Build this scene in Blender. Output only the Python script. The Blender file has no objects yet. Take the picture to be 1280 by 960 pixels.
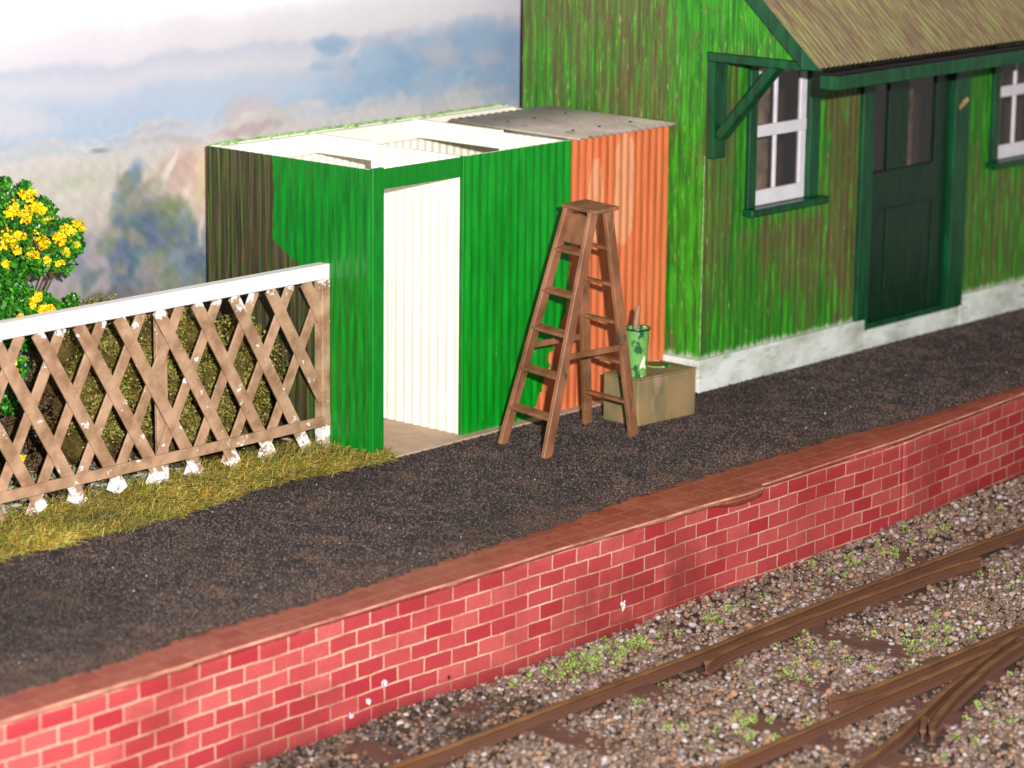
import bpy, bmesh, math, random
import numpy as np
from mathutils import Vector, Matrix
random.seed(7); rng=np.random.default_rng(7)
sc=bpy.context.scene; COL=sc.collection
# ------------------------------------------------------------------ camera, world, flash, exposure
cam_d=bpy.data.cameras.new('camera'); cam=bpy.data.objects.new('camera',cam_d); COL.objects.link(cam)
R_=Vector((0.6592782,-0.75182231,0.01074617)); U_=Vector((0.15874936,0.15314984,0.97536853)); F_=Vector((0.73494959,0.64133326,-0.22031966))
cam.matrix_world=Matrix(((R_.x,U_.x,-F_.x,-14.54149),(R_.y,U_.y,-F_.y,-13.8593),(R_.z,U_.z,-F_.z,5.065985),(0,0,0,1)))
cam_d.sensor_width=36; cam_d.lens=106.23; cam_d.clip_start=.1; cam_d.clip_end=200
cam_d.dof.use_dof=True; cam_d.dof.focus_distance=20.0; cam_d.dof.aperture_fstop=1.0
sc.camera=cam
w=bpy.data.worlds.new('World'); sc.world=w; w.use_nodes=True
w.node_tree.nodes['Background'].inputs[0].default_value=(1,.96,.92,1); w.node_tree.nodes['Background'].inputs[1].default_value=.32
ld=bpy.data.lights.new('flash','POINT'); lo=bpy.data.objects.new('flash',ld); COL.objects.link(lo)
lo.location=Vector((-14.54,-13.86,5.07))+R_*1.0+U_*.75
ld.energy=26500; ld.shadow_soft_size=.12; ld.color=(1,.98,.965)
sc.view_settings.view_transform='Standard'; sc.view_settings.look='None'; sc.view_settings.exposure=.06; sc.view_settings.gamma=1
sc.render.engine='CYCLES'

# ------------------------------------------------------------------ material helpers
def lin(r,g,b):
    f=lambda c:(c/255/12.92) if c/255<=.04045 else ((c/255+.055)/1.055)**2.4
    return (f(r),f(g),f(b),1)
class M:
    def __init__(s,name,rough=.7,spec=.3):
        s.m=bpy.data.materials.new(name); s.m.use_nodes=True; s.t=s.m.node_tree; s.b=s.t.nodes['Principled BSDF']
        s.b.inputs['Roughness'].default_value=rough; s.b.inputs['Specular IOR Level'].default_value=spec
        s.co=s.n('ShaderNodeNewGeometry').outputs['Position']
    def n(s,t,**k):
        x=s.t.nodes.new(t)
        for a,v in k.items(): setattr(x,a,v)
        return x
    def put(s,i,v):
        if isinstance(v,bpy.types.NodeSocket): s.t.links.new(v,i)
        else: i.default_value=v
    def map(s,sc=(1,1,1),loc=(0,0,0),v=None):
        x=s.n('ShaderNodeMapping'); s.put(x.inputs[0],v or s.co); x.inputs['Scale'].default_value=sc; x.inputs['Location'].default_value=loc; return x.outputs[0]
    def noise(s,scale,v=None,detail=4,rough=.55,col=False):
        x=s.n('ShaderNodeTexNoise'); s.put(x.inputs['Vector'],v or s.co); x.inputs['Scale'].default_value=scale; x.inputs['Detail'].default_value=detail; x.inputs['Roughness'].default_value=rough
        return x.outputs['Color' if col else 'Fac']
    def voro(s,scale,v=None,out='Color'):
        x=s.n('ShaderNodeTexVoronoi'); s.put(x.inputs['Vector'],v or s.co); x.inputs['Scale'].default_value=scale; return x.outputs[out]
    def step(s,f,a,b):
        x=s.n('ShaderNodeMapRange'); s.put(x.inputs[0],f); x.inputs[1].default_value=a; x.inputs[2].default_value=b; return x.outputs[0]
    def mix(s,f,a,b,bt='MIX'):
        x=s.n('ShaderNodeMix',data_type='RGBA',blend_type=bt); s.put(x.inputs[0],f); s.put(x.inputs[6],a); s.put(x.inputs[7],b); return x.outputs[2]
    def math(s,op,a,b=0.0):
        x=s.n('ShaderNodeMath',operation=op); s.put(x.inputs[0],a); s.put(x.inputs[1],b); return x.outputs[0]
    def xyz(s,v=None):
        x=s.n('ShaderNodeSeparateXYZ'); s.put(x.inputs[0],v or s.co); return x.outputs
    def bump(s,h,st=.3,d=.01):
        x=s.n('ShaderNodeBump'); s.put(x.inputs['Height'],h); x.inputs['Strength'].default_value=st; x.inputs['Distance'].default_value=d; s.put(s.b.inputs['Normal'],x.outputs[0]); return s
    def col(s,v): s.put(s.b.inputs['Base Color'],v); return s
def plain(name,c,rough=.6,spec=.3,var=.25,scale=6,bump=.15,stretch=(1,1,1)):
    m=M(name,rough,spec); c=tuple(c); d=tuple(x*(1-var) for x in c[:3])+(1,); l=tuple(min(1,x*(1+var*.6)) for x in c[:3])+(1,)
    m.col(m.mix(m.step(m.noise(scale,m.map(stretch)),.35,.65),d,l)); m.bump(m.noise(scale*12,m.map(stretch)),bump,.01); return m.m
def attr_mat(name,rough=.8,spec=.2,trans=0):
    m=M(name,rough,spec); a=m.n('ShaderNodeAttribute',attribute_name='col'); m.col(a.outputs['Color'])
    return m.m

def shed_front():
    m=M('shed front paint',.27,.5); x,y,z=m.xyz()
    b=m.math('SUBTRACT',1.945,m.math('MULTIPLY',m.step(z,.85,.08),.37))
    b=m.math('ADD',b,m.math('MULTIPLY',m.math('SUBTRACT',m.noise(9),.5),m.math('MULTIPLY',m.step(z,1.7,.7),.16)))
    f=m.math('GREATER_THAN',x,b)
    g=m.mix(m.step(m.noise(3,m.map((9,9,1))),.35,.7),lin(2,118,22),lin(6,150,34))
    g=m.mix(m.step(m.noise(14,m.map((3,3,1))),.70,.74),g,lin(70,160,50))
    o=m.mix(m.step(m.noise(3,m.map((7,7,.8))),.35,.7),lin(210,104,60),lin(226,124,76))
    def patch(cx,cz,rx,rz):
        a=m.math('DIVIDE',m.math('SUBTRACT',x,cx),rx); c=m.math('DIVIDE',m.math('SUBTRACT',z,cz),rz); r=m.math('ADD',m.math('POWER',m.math('ABSOLUTE',a),2.0),m.math('POWER',m.math('ABSOLUTE',c),2.0))
        return m.step(m.math('ADD',r,m.math('MULTIPLY',m.noise(11,m.map((1,1,.5))),1.6)),1.95,1.75)
    pp=m.math('MAXIMUM',patch(2.22,1.56,.085,.30),patch(2.55,1.60,.13,.42)); o=m.mix(m.math('MULTIPLY',pp,.75),o,lin(226,158,116))
    gr=m.math('COSINE',m.math('MULTIPLY',x,2*math.pi/.0815)); o=m.mix(m.math('MULTIPLY',m.step(gr,.3,1.0),m.step(m.noise(1,m.map((9,9,2),(6,1,1))),.35,.7)),o,lin(160,92,48))
    st=m.math('MULTIPLY',m.step(m.noise(5,m.map((14,14,1.3))),.58,.7),.55)
    o=m.mix(st,o,lin(150,100,50))
    m.col(m.mix(f,g,o)); m.put(m.b.inputs['Roughness'],m.math('ADD',m.math('MULTIPLY',f,.3),.26)); m.bump(m.noise(40,m.map((2,2,.6))),.15,.004); return m.m
def shed_side():
    m=M('shed side paint',.36,.5); x,y,z=m.xyz()
    b=m.math('ADD',.93,m.math('MULTIPLY',m.math('SUBTRACT',m.noise(4),.5),.14))
    f=m.math('GREATER_THAN',y,m.math('SUBTRACT',b,m.math('MULTIPLY',m.step(z,1.42,1.18),.36)))
    g=m.mix(m.step(m.noise(3,m.map((9,9,1))),.3,.7),lin(3,92,20),lin(6,136,32))
    g=m.mix(m.math('MULTIPLY',m.step(m.noise(6,m.map((9,9,.5))),.60,.7),.5),g,lin(60,70,30))
    s=m.noise(7,m.map((10,10,.35)))
    d=m.mix(m.step(s,.38,.6),lin(38,34,20),lin(78,66,40)); d=m.mix(m.step(m.noise(1,m.map((80,80,1.6),(3,3,3)),2),.56,.66),d,lin(64,104,22))
    d=m.mix(m.step(m.noise(5,m.map((3,3,.8))),.68,.74),d,lin(110,66,34))
    m.col(m.mix(f,g,d)); m.put(m.b.inputs['Roughness'],m.math('ADD',m.math('MULTIPLY',f,.3),.30)); m.bump(m.noise(40,m.map((2,2,.4))),.2,.004); return m.m
def cream():
    m=M('cream paint',.5,.3); m.col(m.mix(m.step(m.noise(3),.3,.7),lin(246,238,218),lin(252,248,234))); m.bump(m.noise(60),.1,.003); return m.m
def station(name,bright):
    m=M(name,.5,.35); big=m.noise(.9,m.map((1,1,.6)),3); s=m.noise(1,m.map((26,26,.9)),3,.6); s2=m.noise(1,m.map((60,60,1.6),(3,1,2)),2); s3=m.noise(1,m.map((34,34,3.2),(8,2,5)),3,.6)
    ol=m.mix(m.step(s2,.3,.7),lin(74,72,38),lin(104,100,56)); gr=m.mix(m.step(s2,.35,.65),lin(34,92,22),lin(52,126,30))
    k=m.math('ADD',m.math('MULTIPLY',m.math('SUBTRACT',big,.5),1.5),s)
    x,y,z=m.xyz()
    if bright>.5: loc=m.math('MULTIPLY',m.step(y,.08,-.12),m.step(m.noise(3),.3,.5))
    else:
        def near(cx,hx,cz,hz):
            dx_=m.math('SUBTRACT',m.math('ABSOLUTE',m.math('SUBTRACT',x,cx)),hx); dz_=m.math('SUBTRACT',m.math('ABSOLUTE',m.math('SUBTRACT',z,cz)),hz); return m.step(m.math('ADD',m.math('MAXIMUM',dx_,dz_),m.math('MULTIPLY',m.math('SUBTRACT',m.noise(6),.5),.3)),.16,.02)
        loc=m.math('MAXIMUM',m.math('MAXIMUM',near(4.06,.47,1.85,.55),near(7.45,.47,1.85,.55)),m.math('MULTIPLY',m.math('MAXIMUM',m.step(z,.85,.4),m.step(x,6.3,7.0)),.6))
    k=m.math('ADD',k,m.math('SUBTRACT',m.math('MULTIPLY',loc,.34),.09))
    c=m.mix(m.step(k,.44-.16*bright,.76-.16*bright),ol,gr)
    c=m.mix(m.math('MULTIPLY',m.step(m.math('ADD',s3,m.math('MULTIPLY',loc,.09)),.57-.07*bright,.72),.8),c,lin(58,164,22))
    c=m.mix(m.math('MULTIPLY',m.step(m.noise(1,m.map((75,75,9),(2,2,8)),3,.6),.67-.05*bright,.74),.8),c,lin(170,200,100))
    x,y,z=m.xyz(); c=m.mix(m.math('MULTIPLY',m.step(m.math('ADD',z,m.math('MULTIPLY',m.noise(1,m.map((30,30,9))),.14)),.37,.33),.75),c,lin(176,186,160))
    m.col(c); m.bump(m.noise(1,m.map((50,50,6))),.3,.006); return m.m
def trim():
    m=M('dark green gloss trim',.33,.5); s=m.noise(4,m.map((4,4,.8)))
    c=m.mix(m.step(s,.35,.7),lin(2,52,28),lin(6,84,42)); c=m.mix(m.step(m.noise(60),.76,.79),c,lin(120,150,110)); m.col(c); m.bump(m.noise(25,m.map((2,2,.6))),.25,.006); return m.m
def doorpaint():
    m=M('door paint',.3,.5); c=m.mix(m.step(m.noise(4,m.map((4,4,1))),.35,.7),lin(2,34,18),lin(5,52,26)); c=m.mix(m.step(m.noise(70),.74,.78),c,lin(110,110,80)); m.col(c); m.bump(m.noise(30),.2,.005); return m.m
def rooftin():
    m=M('weathered roof tin',.65,.25); s=m.noise(6,m.map((9,.7,.7)),5,.6); s2=m.noise(2.2,m.map((2,.7,.7)))
    c=m.mix(m.step(s,.35,.62),lin(104,82,66),lin(134,120,88)); c=m.mix(m.math('MULTIPLY',m.step(m.math('ADD',s,m.math('MULTIPLY',s2,.35)),.66,.90),.6),c,lin(122,146,60)); m.col(c)
    m.bump(m.noise(40,m.map((3,.6,.6))),.3,.006); return m.m
def greytin():
    m=M('grey roof sheet',.8,.2); c=m.mix(m.step(m.noise(3),.35,.7),lin(164,150,138),lin(190,178,166)); c=m.mix(m.step(m.noise(5,m.map((1,.6,1),(4.2,1,0))),.62,.7),c,lin(96,92,72))
    m.col(m.mix(m.step(m.noise(90),.5,.8),c,lin(110,98,88))); m.bump(m.noise(120),.3,.004); return m.m
def brick():
    m=M('red brick card',.55,.35); x,y,z=m.xyz()
    wob=m.noise(5,None,3,.5,True); v=m.n('ShaderNodeCombineXYZ'); m.put(v.inputs[0],x); m.put(v.inputs[1],m.math('ADD',z,2.0))
    va=m.n('ShaderNodeVectorMath',operation='SCALE'); m.put(va.inputs[0],wob); va.inputs['Scale'].default_value=.016
    vb=m.n('ShaderNodeVectorMath',operation='ADD'); m.put(vb.inputs[0],v.outputs[0]); m.put(vb.inputs[1],va.outputs[0])
    vc=m.noise(45,None,3,.5,True); vd=m.n('ShaderNodeVectorMath',operation='SCALE'); m.put(vd.inputs[0],vc); vd.inputs['Scale'].default_value=.006
    ve=m.n('ShaderNodeVectorMath',operation='ADD'); m.put(ve.inputs[0],vb.outputs[0]); m.put(ve.inputs[1],vd.outputs[0])
    b=m.n('ShaderNodeTexBrick'); m.put(b.inputs['Vector'],ve.outputs[0]); b.inputs['Scale'].default_value=1
    b.inputs['Brick Width'].default_value=.226; b.inputs['Row Height'].default_value=.0985; b.inputs['Mortar Size'].default_value=.0062; b.inputs['Mortar Smooth'].default_value=.3; b.inputs['Bias'].default_value=-.1
    b.inputs['Color1'].default_value=lin(172,44,58); b.inputs['Color2'].default_value=lin(204,100,96); b.inputs['Mortar'].default_value=lin(238,204,170)
    c=m.mix(m.math('MULTIPLY',m.math('MULTIPLY',b.outputs['Fac'],m.step(m.noise(2.6,None,5,.7),.40,.62)),.65),b.outputs['Color'],lin(176,96,78))
    # grime washes, then a tint to the right and a darker foot
    g=m.step(m.noise(1.3,m.map((1,1,1.6),(2.2,0,.4)),4),.5,.66); c=m.mix(m.math('MULTIPLY',g,.5),c,lin(128,50,42))
    so=m.math('MULTIPLY',m.math('MULTIPLY',m.step(m.math('ABSOLUTE',m.math('SUBTRACT',x,-.05)),.95,.45),m.step(z,-.12,-.4)),m.step(m.noise(5),.30,.62)); c=m.mix(m.math('MULTIPLY',so,.78),c,lin(112,48,42))
    c=m.mix(m.math('MULTIPLY',m.step(m.noise(16,None,5,.7),.58,.72),.35),c,lin(110,40,40))
    rgt=m.step(x,-2.5,3.5); c=m.mix(m.math('MULTIPLY',rgt,.38),c,lin(140,34,26))  # darker red to the right, flash falloff put into the brick colour
    c=m.mix(m.math('MULTIPLY',m.step(m.noise(50,None,5,.7),.35,.7),.45),c,lin(150,60,56))
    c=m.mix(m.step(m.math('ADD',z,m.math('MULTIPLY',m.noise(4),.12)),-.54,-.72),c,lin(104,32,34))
    m.col(c); m.bump(m.math('ADD',m.math('MULTIPLY',b.outputs['Fac'],-1.0),m.math('MULTIPLY',m.noise(60),.5)),.5,.012); return m.m
def coping():
    m=M('brick edge coping',.5,.35); x,y,z=m.xyz()
    v=m.n('ShaderNodeCombineXYZ'); m.put(v.inputs[0],m.math('ADD',x,m.math('MULTIPLY',m.noise(3),.06))); m.put(v.inputs[1],m.math('ADD',y,.02))
    b=m.n('ShaderNodeTexBrick'); m.put(b.inputs['Vector'],v.outputs[0]); b.inputs['Scale'].default_value=1; b.offset=.5
    b.inputs['Brick Width'].default_value=.21; b.inputs['Row Height'].default_value=.13; b.inputs['Mortar Size'].default_value=.004
    b.inputs['Color1'].default_value=lin(144,62,46); b.inputs['Color2'].default_value=lin(158,80,62); b.inputs['Mortar'].default_value=lin(170,110,84)
    c=m.mix(m.math('MULTIPLY',m.step(m.noise(16,m.map((1,2,1))),.45,.7),.6),b.outputs['Color'],lin(112,52,38)); c=m.mix(m.step(m.noise(2),.55,.7),c,lin(168,92,72))
    m.col(c); m.bump(m.noise(45),.2,.005); return m.m
def tarmac():
    m=M('platform cinder surface',.85,.2); x,y,z=m.xyz()
    n1=m.noise(55,None,4,.7); v=m.voro(70)
    c=m.mix(m.step(n1,.40,.64),lin(38,33,33),lin(104,92,86)); vs=m.xyz(v)
    c=m.mix(m.math('MULTIPLY',m.step(vs[0],.80,.95),.6),c,lin(124,96,80)); c=m.mix(m.step(vs[1],.9975,.9985),c,lin(170,160,155))
    c=m.mix(m.math('MULTIPLY',m.step(m.noise(2.3,None,5,.65),.46,.68),.5),c,lin(38,33,35))
    ed=m.math('MULTIPLY',m.step(m.math('ADD',y,m.math('MULTIPLY',m.noise(7,None,5,.7),.55)),-1.30,-1.66),m.step(m.noise(28),.40,.62))
    c=m.mix(m.math('MULTIPLY',ed,.7),c,lin(112,84,70)); m.col(c); m.bump(m.math('ADD',n1,vs[2]),.9,.02); return m.m
def dirt():
    m=M('ballast bed dirt',.9,.15); n=m.noise(60,None,4,.65); c=m.mix(m.step(n,.35,.65),lin(40,34,32),lin(110,92,82)); c=m.mix(m.step(m.noise(3),.5,.65),c,lin(96,66,54)); m.col(c); m.bump(n,1,.03); return m.m
def rust():
    m=M('rusty rail paint',.5,.4); x,y,z=m.xyz(); c=m.mix(m.step(m.noise(6,m.map((.6,3,3))),.35,.7),lin(92,60,38),lin(128,90,56)); 
    c=m.mix(m.step(z,-.645,-.606),lin(98,64,50),c); m.col(c); m.bump(m.noise(50),.3,.006); return m.m
def woodpaint():
    m=M('lattice brown paint',.55,.35); s=m.noise(8); c=m.mix(m.step(s,.35,.65),lin(144,110,82),lin(188,152,122)); x,y,z=m.xyz()
    k=m.math('ADD',m.noise(9,m.map((1,1,1),(3,3,3)),5,.7),m.math('ADD',m.math('MULTIPLY',m.step(z,1.05,1.2),.10),m.math('MULTIPLY',m.step(z,.20,.13),.19)))
    c=m.mix(m.step(k,.63,.66),c,lin(232,226,224)); m.col(c); m.bump(m.noise(50),.25,.006); return m.m
def ladderwood():
    m=M('ladder brown paint',.5,.35); s=m.noise(6,m.map((1,1,.6)),4); c=m.mix(m.step(s,.35,.65),lin(112,74,48),lin(158,106,76))
    c=m.mix(m.math('MULTIPLY',m.step(m.noise(11,m.map((1,1,.35),(5,5,5)),4,.6),.60,.68),.8),c,lin(44,66,44)); c=m.mix(m.step(m.noise(13,m.map((1,1,.4),(1,7,5)),3),.70,.74),c,lin(178,138,120)); m.col(c); m.bump(m.noise(40),.25,.006); return m.m
def cratepaint():
    m=M('crate olive brown paint',.55,.3); s=m.noise(4,m.map((1,1,.6))); c=m.mix(m.step(s,.38,.62),lin(112,108,74),lin(150,124,88)); c=m.mix(m.step(m.noise(7,m.map((1,1,.5),(2,2,2))),.58,.7),c,lin(158,130,108)); m.col(c); m.bump(m.noise(30),.2,.006); return m.m
def plinthp():
    m=M('dirty white plinth paint',.55,.3); s=m.noise(4,m.map((.7,1,1.6)),5,.6); c=m.mix(m.step(s,.3,.62),lin(168,172,158),lin(226,230,222)); c=m.mix(m.math('MULTIPLY',m.step(m.noise(9,m.map((.5,1,2),(4,4,4)),5,.6),.58,.72),.6),c,lin(120,112,92)); m.col(c); m.bump(m.noise(25),.3,.008); return m.m
def potpaint():
    m=M('paint pot green splashes',.3,.5); s=m.noise(14,m.map((1,1,.6)),4); c=m.mix(m.step(s,.52,.58),lin(108,164,86),lin(30,88,44)); c=m.mix(m.step(m.noise(11,m.map((1,1,.6),(4,1,2))),.64,.67),c,lin(226,222,196)); m.col(c); m.bump(s,.4,.008); return m.m
def glassm():
    m=bpy.data.materials.new('window glazing'); m.use_nodes=True; t=m.node_tree; t.nodes.clear()
    o=t.nodes.new('ShaderNodeOutputMaterial'); mx=t.nodes.new('ShaderNodeMixShader'); a=t.nodes.new('ShaderNodeBsdfTransparent'); g=t.nodes.new('ShaderNodeBsdfGlossy'); g.inputs['Roughness'].default_value=.15
    a.inputs[0].default_value=(.82,.8,.78,1); mx.inputs[0].default_value=.10; t.links.new(a.outputs[0],mx.inputs[1]); t.links.new(g.outputs[0],mx.inputs[2]); t.links.new(mx.outputs[0],o.inputs[0]); return m

MT=dict(sf=shed_front(),ss=shed_side(),cream=cream(),end=station('station end paint',1.0),front=station('station front paint',.35),trim=trim(),door=doorpaint(),roof=rooftin(),grey=greytin(),
 brick=brick(),coping=coping(),tar=tarmac(),dirt=dirt(),rust=rust(),wood=woodpaint(),ladder=ladderwood(),crate=cratepaint(),plinth=plinthp(),pot=potpaint(),glass=glassm(),
 green=plain('bright green gloss',lin(6,124,30),.35,.5,.2,5,.1,(4,4,1)), card=plain('bare card edge',lin(196,160,116),.8,.1), floor=plain('beige floor card',lin(186,160,138),.7,.2,.12,8),
 white=plain('white fence paint',lin(240,232,230),.5,.3,.06,8,.15,(.4,1,1)), sash=plain('white sash paint',lin(222,216,222),.5,.3,.08), black=plain('black underside',lin(26,20,20),.6,.3),
 sleeper=plain('brown sleeper paint',lin(104,72,62),.75,.2,.2,9,.4), innr=plain('station interior card',lin(96,74,58),.8,.1,.3), tan=plain('tan backing card',lin(205,180,155),.8,.1,.75,3.5), rim=plain('pale green painted rim',lin(150,190,120),.5,.3,.5,18),
 brush=plain('brush handle wood',lin(160,120,96),.6,.3), dkpaint=plain('wet dark green paint',lin(20,62,34),.25,.5,.4,20), bark=plain('gorse bark',lin(96,70,54),.9,.1), splash=plain('white paint splash',lin(235,225,228),.5,.3), hole=plain('dark chip',lin(60,16,20),.7,.2),
 attr=attr_mat('tinted scenic scatter'), leaf=attr_mat('gorse leaf',.35,.5), soil=plain('brown scenic earth',lin(74,56,38),.9,.1,.4,10,.6))

# ------------------------------------------------------------------ mesh helpers
class MB:
    def __init__(s): s.v=[]; s.f=[]; s.mi=[]; s.c=[]
    def add(s,vs,fs,mi=0,c=None):
        o=len(s.v); s.v+= [tuple(v) for v in vs]; s.f+=[tuple(i+o for i in f) for f in fs]; s.mi+=[mi]*len(fs)
        if c is not None: s.c+=[c]*len(vs)
        return s
    def hexa(s,p,mi=0): # p: 4 bottom (ccw), 4 top
        return s.add(p,[(3,2,1,0),(4,5,6,7),(0,1,5,4),(1,2,6,5),(2,3,7,6),(3,0,4,7)],mi)
    def box(s,x0,x1,y0,y1,z0,z1,mi=0): return s.hexa([(x0,y0,z0),(x1,y0,z0),(x1,y1,z0),(x0,y1,z0),(x0,y0,z1),(x1,y0,z1),(x1,y1,z1),(x0,y1,z1)],mi)
    def bar(s,a,b,w,d,side,mi=0,w2=None):
        a=Vector(a); b=Vector(b); t=(b-a).normalized(); u=Vector(side); u=(u-t*u.dot(t)).normalized(); n=t.cross(u); w2=w2 or w
        q=[]
        for P,ww in((a,w),(b,w2)): q+=[P-u*ww/2-n*d/2,P+u*ww/2-n*d/2,P+u*ww/2+n*d/2,P-u*ww/2+n*d/2]
        return s.hexa(q,mi)
    def lathe(s,c,prof,n=28,mi=0,cap=True):
        vs=[]; fs=[]
        for r,z in prof:
            for i in range(n): a=2*math.pi*i/n; vs.append((c[0]+r*math.cos(a),c[1]+r*math.sin(a),c[2]+z))
        for k in range(len(prof)-1):
            for i in range(n): j=(i+1)%n; fs.append((k*n+i,k*n+j,(k+1)*n+j,(k+1)*n+i))
        if cap: fs.append(tuple(range(n-1,-1,-1)))
        return s.add(vs,fs,mi)
    def tube(s,pts,r,n=7,mi=0):
        vs=[];fs=[]
        for k,p in enumerate(pts):
            p=Vector(p); t=(Vector(pts[min(k+1,len(pts)-1)])-Vector(pts[max(k-1,0)])).normalized(); u=t.orthogonal().normalized(); v=t.cross(u); rr=r[k] if isinstance(r,(list,tuple)) else r
            vs+=[p+(u*math.cos(2*math.pi*i/n)+v*math.sin(2*math.pi*i/n))*rr for i in range(n)]
        for k in range(len(pts)-1):
            for i in range(n): j=(i+1)%n; fs.append((k*n+i,k*n+j,(k+1)*n+j,(k+1)*n+i))
        fs+=[tuple(range(n)),tuple((len(pts)-1)*n+i for i in range(n-1,-1,-1))]
        return s.add(vs,fs,mi)
    def build(s,name,mats,parent=None,bevel=0,smooth=False,weld=False,solid=0,seg=1):
        me=bpy.data.meshes.new(name); off=parent_loc(parent)
        me.from_pydata([(v[0]-off[0],v[1]-off[1],v[2]-off[2]) for v in s.v],[],s.f); 
        mats=mats if isinstance(mats,(list,tuple)) else [mats]
        for m in mats: me.materials.append(MT[m])
        me.polygons.foreach_set('material_index',s.mi)
        if s.c:
            a=me.color_attributes.new('col','FLOAT_COLOR','POINT'); a.data.foreach_set('color',np.array(s.c,dtype=np.float32).ravel())
        bm=bmesh.new(); bm.from_mesh(me)
        if weld: bmesh.ops.remove_doubles(bm,verts=bm.verts,dist=1e-5)
        if not s.c: bmesh.ops.recalc_face_normals(bm,faces=bm.faces) if not weld else None
        bm.to_mesh(me); bm.free()
        if smooth: me.polygons.foreach_set('use_smooth',[True]*len(me.polygons))
        o=bpy.data.objects.new(name,me); COL.objects.link(o)
        if parent: o.parent=parent
        if solid: mo=o.modifiers.new('thickness','SOLIDIFY'); mo.thickness=solid; mo.offset=-1
        if bevel: mo=o.modifiers.new('bevel','BEVEL'); mo.width=bevel; mo.segments=seg; mo.limit_method='ANGLE'
        return o
def parent_loc(p):
    v=Vector((0,0,0))
    while p: v+=Vector(p.location); p=p.parent
    return v
def tag(o,label,cat,group=None,kind=None):
    if label: o['label']=label
    if cat: o['category']=cat
    if group: o['group']=group
    if kind: o['kind']=kind
    return o
def thing(name,loc,label,cat,group=None):
    o=bpy.data.objects.new(name,None); COL.objects.link(o); o.location=loc; o.empty_display_size=.1; return tag(o,label,cat,group)
def numpy_mesh(name,V,Fc,C,mat,parent=None,smooth=False):
    """V (n,3), Fc (m,k) faces all with k corners, C (n,4) colours"""
    off=np.array(parent_loc(parent)); me=bpy.data.meshes.new(name); k=Fc.shape[1]
    me.vertices.add(len(V)); me.vertices.foreach_set('co',(V-off).astype(np.float32).ravel())
    me.loops.add(Fc.size); me.loops.foreach_set('vertex_index',Fc.astype(np.int32).ravel())
    me.polygons.add(len(Fc)); me.polygons.foreach_set('loop_start',np.arange(0,Fc.size,k,dtype=np.int32)); me.polygons.foreach_set('loop_total',np.full(len(Fc),k,dtype=np.int32))
    me.update(calc_edges=True); me.validate()
    a=me.color_attributes.new('col','FLOAT_COLOR','POINT'); a.data.foreach_set('color',C.astype(np.float32).ravel())
    me.materials.append(MT[mat])
    if smooth: me.polygons.foreach_set('use_smooth',[True]*len(me.polygons))
    o=bpy.data.objects.new(name,me); COL.objects.link(o)
    if parent: o.parent=parent
    return o
def corr(pt,u0,u1,pitch,amp,spans,breaks=(),per=8):
    """corrugated sheet: pt(u,z,h)->xyz ; spans(um)->[(lo(u),hi(u))]"""
    us=set(np.round(np.arange(u0,u1,pitch/per),5).tolist()+[round(u1,5)]+[round(b,5) for b in breaks if u0<b<u1]); us=sorted(us)
    m=MB()
    for a,b in zip(us[:-1],us[1:]):
        for lo,hi in spans((a+b)/2):
            q=[]
            for u,fz in((a,lo),(b,lo),(b,hi),(a,hi)):
                ph=(u/pitch)%1; h=amp*(.5-.5*math.cos(2*math.pi*ph))**.8
                q.append(pt(u,fz(u) if callable(fz) else fz,h))
            m.add(q,[(0,1,2,3)])
    return m
PAL=lambda cs:np.array([lin(*c) for c in cs])

# ------------------------------------------------------------------ setting: platform, ballast bed, backdrop
def pw(xs,ys,x): return float(np.interp(x,xs,ys))
OX=[-9,-5.2,-2.4,.16,1.23,3.0,4.85,7,10]; OY=[-2.31,-2.31,-2.30,-2.31,-2.30,-2.25,-2.10,-1.88,-1.6]
outer=lambda x:pw(OX,OY,x)
IX=[-9,-5.0,-3.0,-1.28,-.2,1.34,2.6,4.1,5.04,7,10]; IY=[-2.08,-2.06,-2.03,-2.03,-1.95,-1.89,-1.93,-1.99,-1.98,-1.78,-1.5]
inner=lambda x:pw(IX,IY,x)
m=MB(); xs=np.arange(-9,10.01,.03)
for a,b in zip(xs[:-1],xs[1:]):
    e=lambda x: inner(x)-.02+.018*math.sin(x*23)+.014*math.sin(x*61+1)+.012*math.sin(x*131)+.02*math.sin(x*3.1)
    m.add([(a,e(a),.004),(b,e(b),.004),(b,e(b)+.05,.016),(a,e(a)+.05,.016),(b,6,.016),(a,6,.016)],[(0,1,2,3),(3,2,4,5)])
for v in range(len(m.v)):
    x,y,z=m.v[v]
    if y>5: m.v[v]=(x,1.80,z)
o=m.build('platform_surface','tar',None,weld=True,smooth=True); tag(o,None,None,kind='structure')
# ballast bed
def bedz(x,y):
    k=max(0,1-(abs(y+2.3))/.45); return -.702+.02*min(1,max(0,(-2.45-y)/.35))+k*(.02*x+.01)+.008*math.sin(x*5+y*3)+.008*math.sin(y*7-x*2)
m=MB(); X=np.arange(-9,11,.1); Y=np.arange(-7.5,-1.4,.1); nx=len(X)
vs=[(x,y,bedz(x,y)-.012) for y in Y for x in X]; fs=[(j*nx+i,j*nx+i+1,(j+1)*nx+i+1,(j+1)*nx+i) for j in range(len(Y)-1) for i in range(nx-1)]
m.add(vs,fs); o=m.build('track_bed','dirt',smooth=True); tag(o,None,None,kind='structure')

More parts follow.
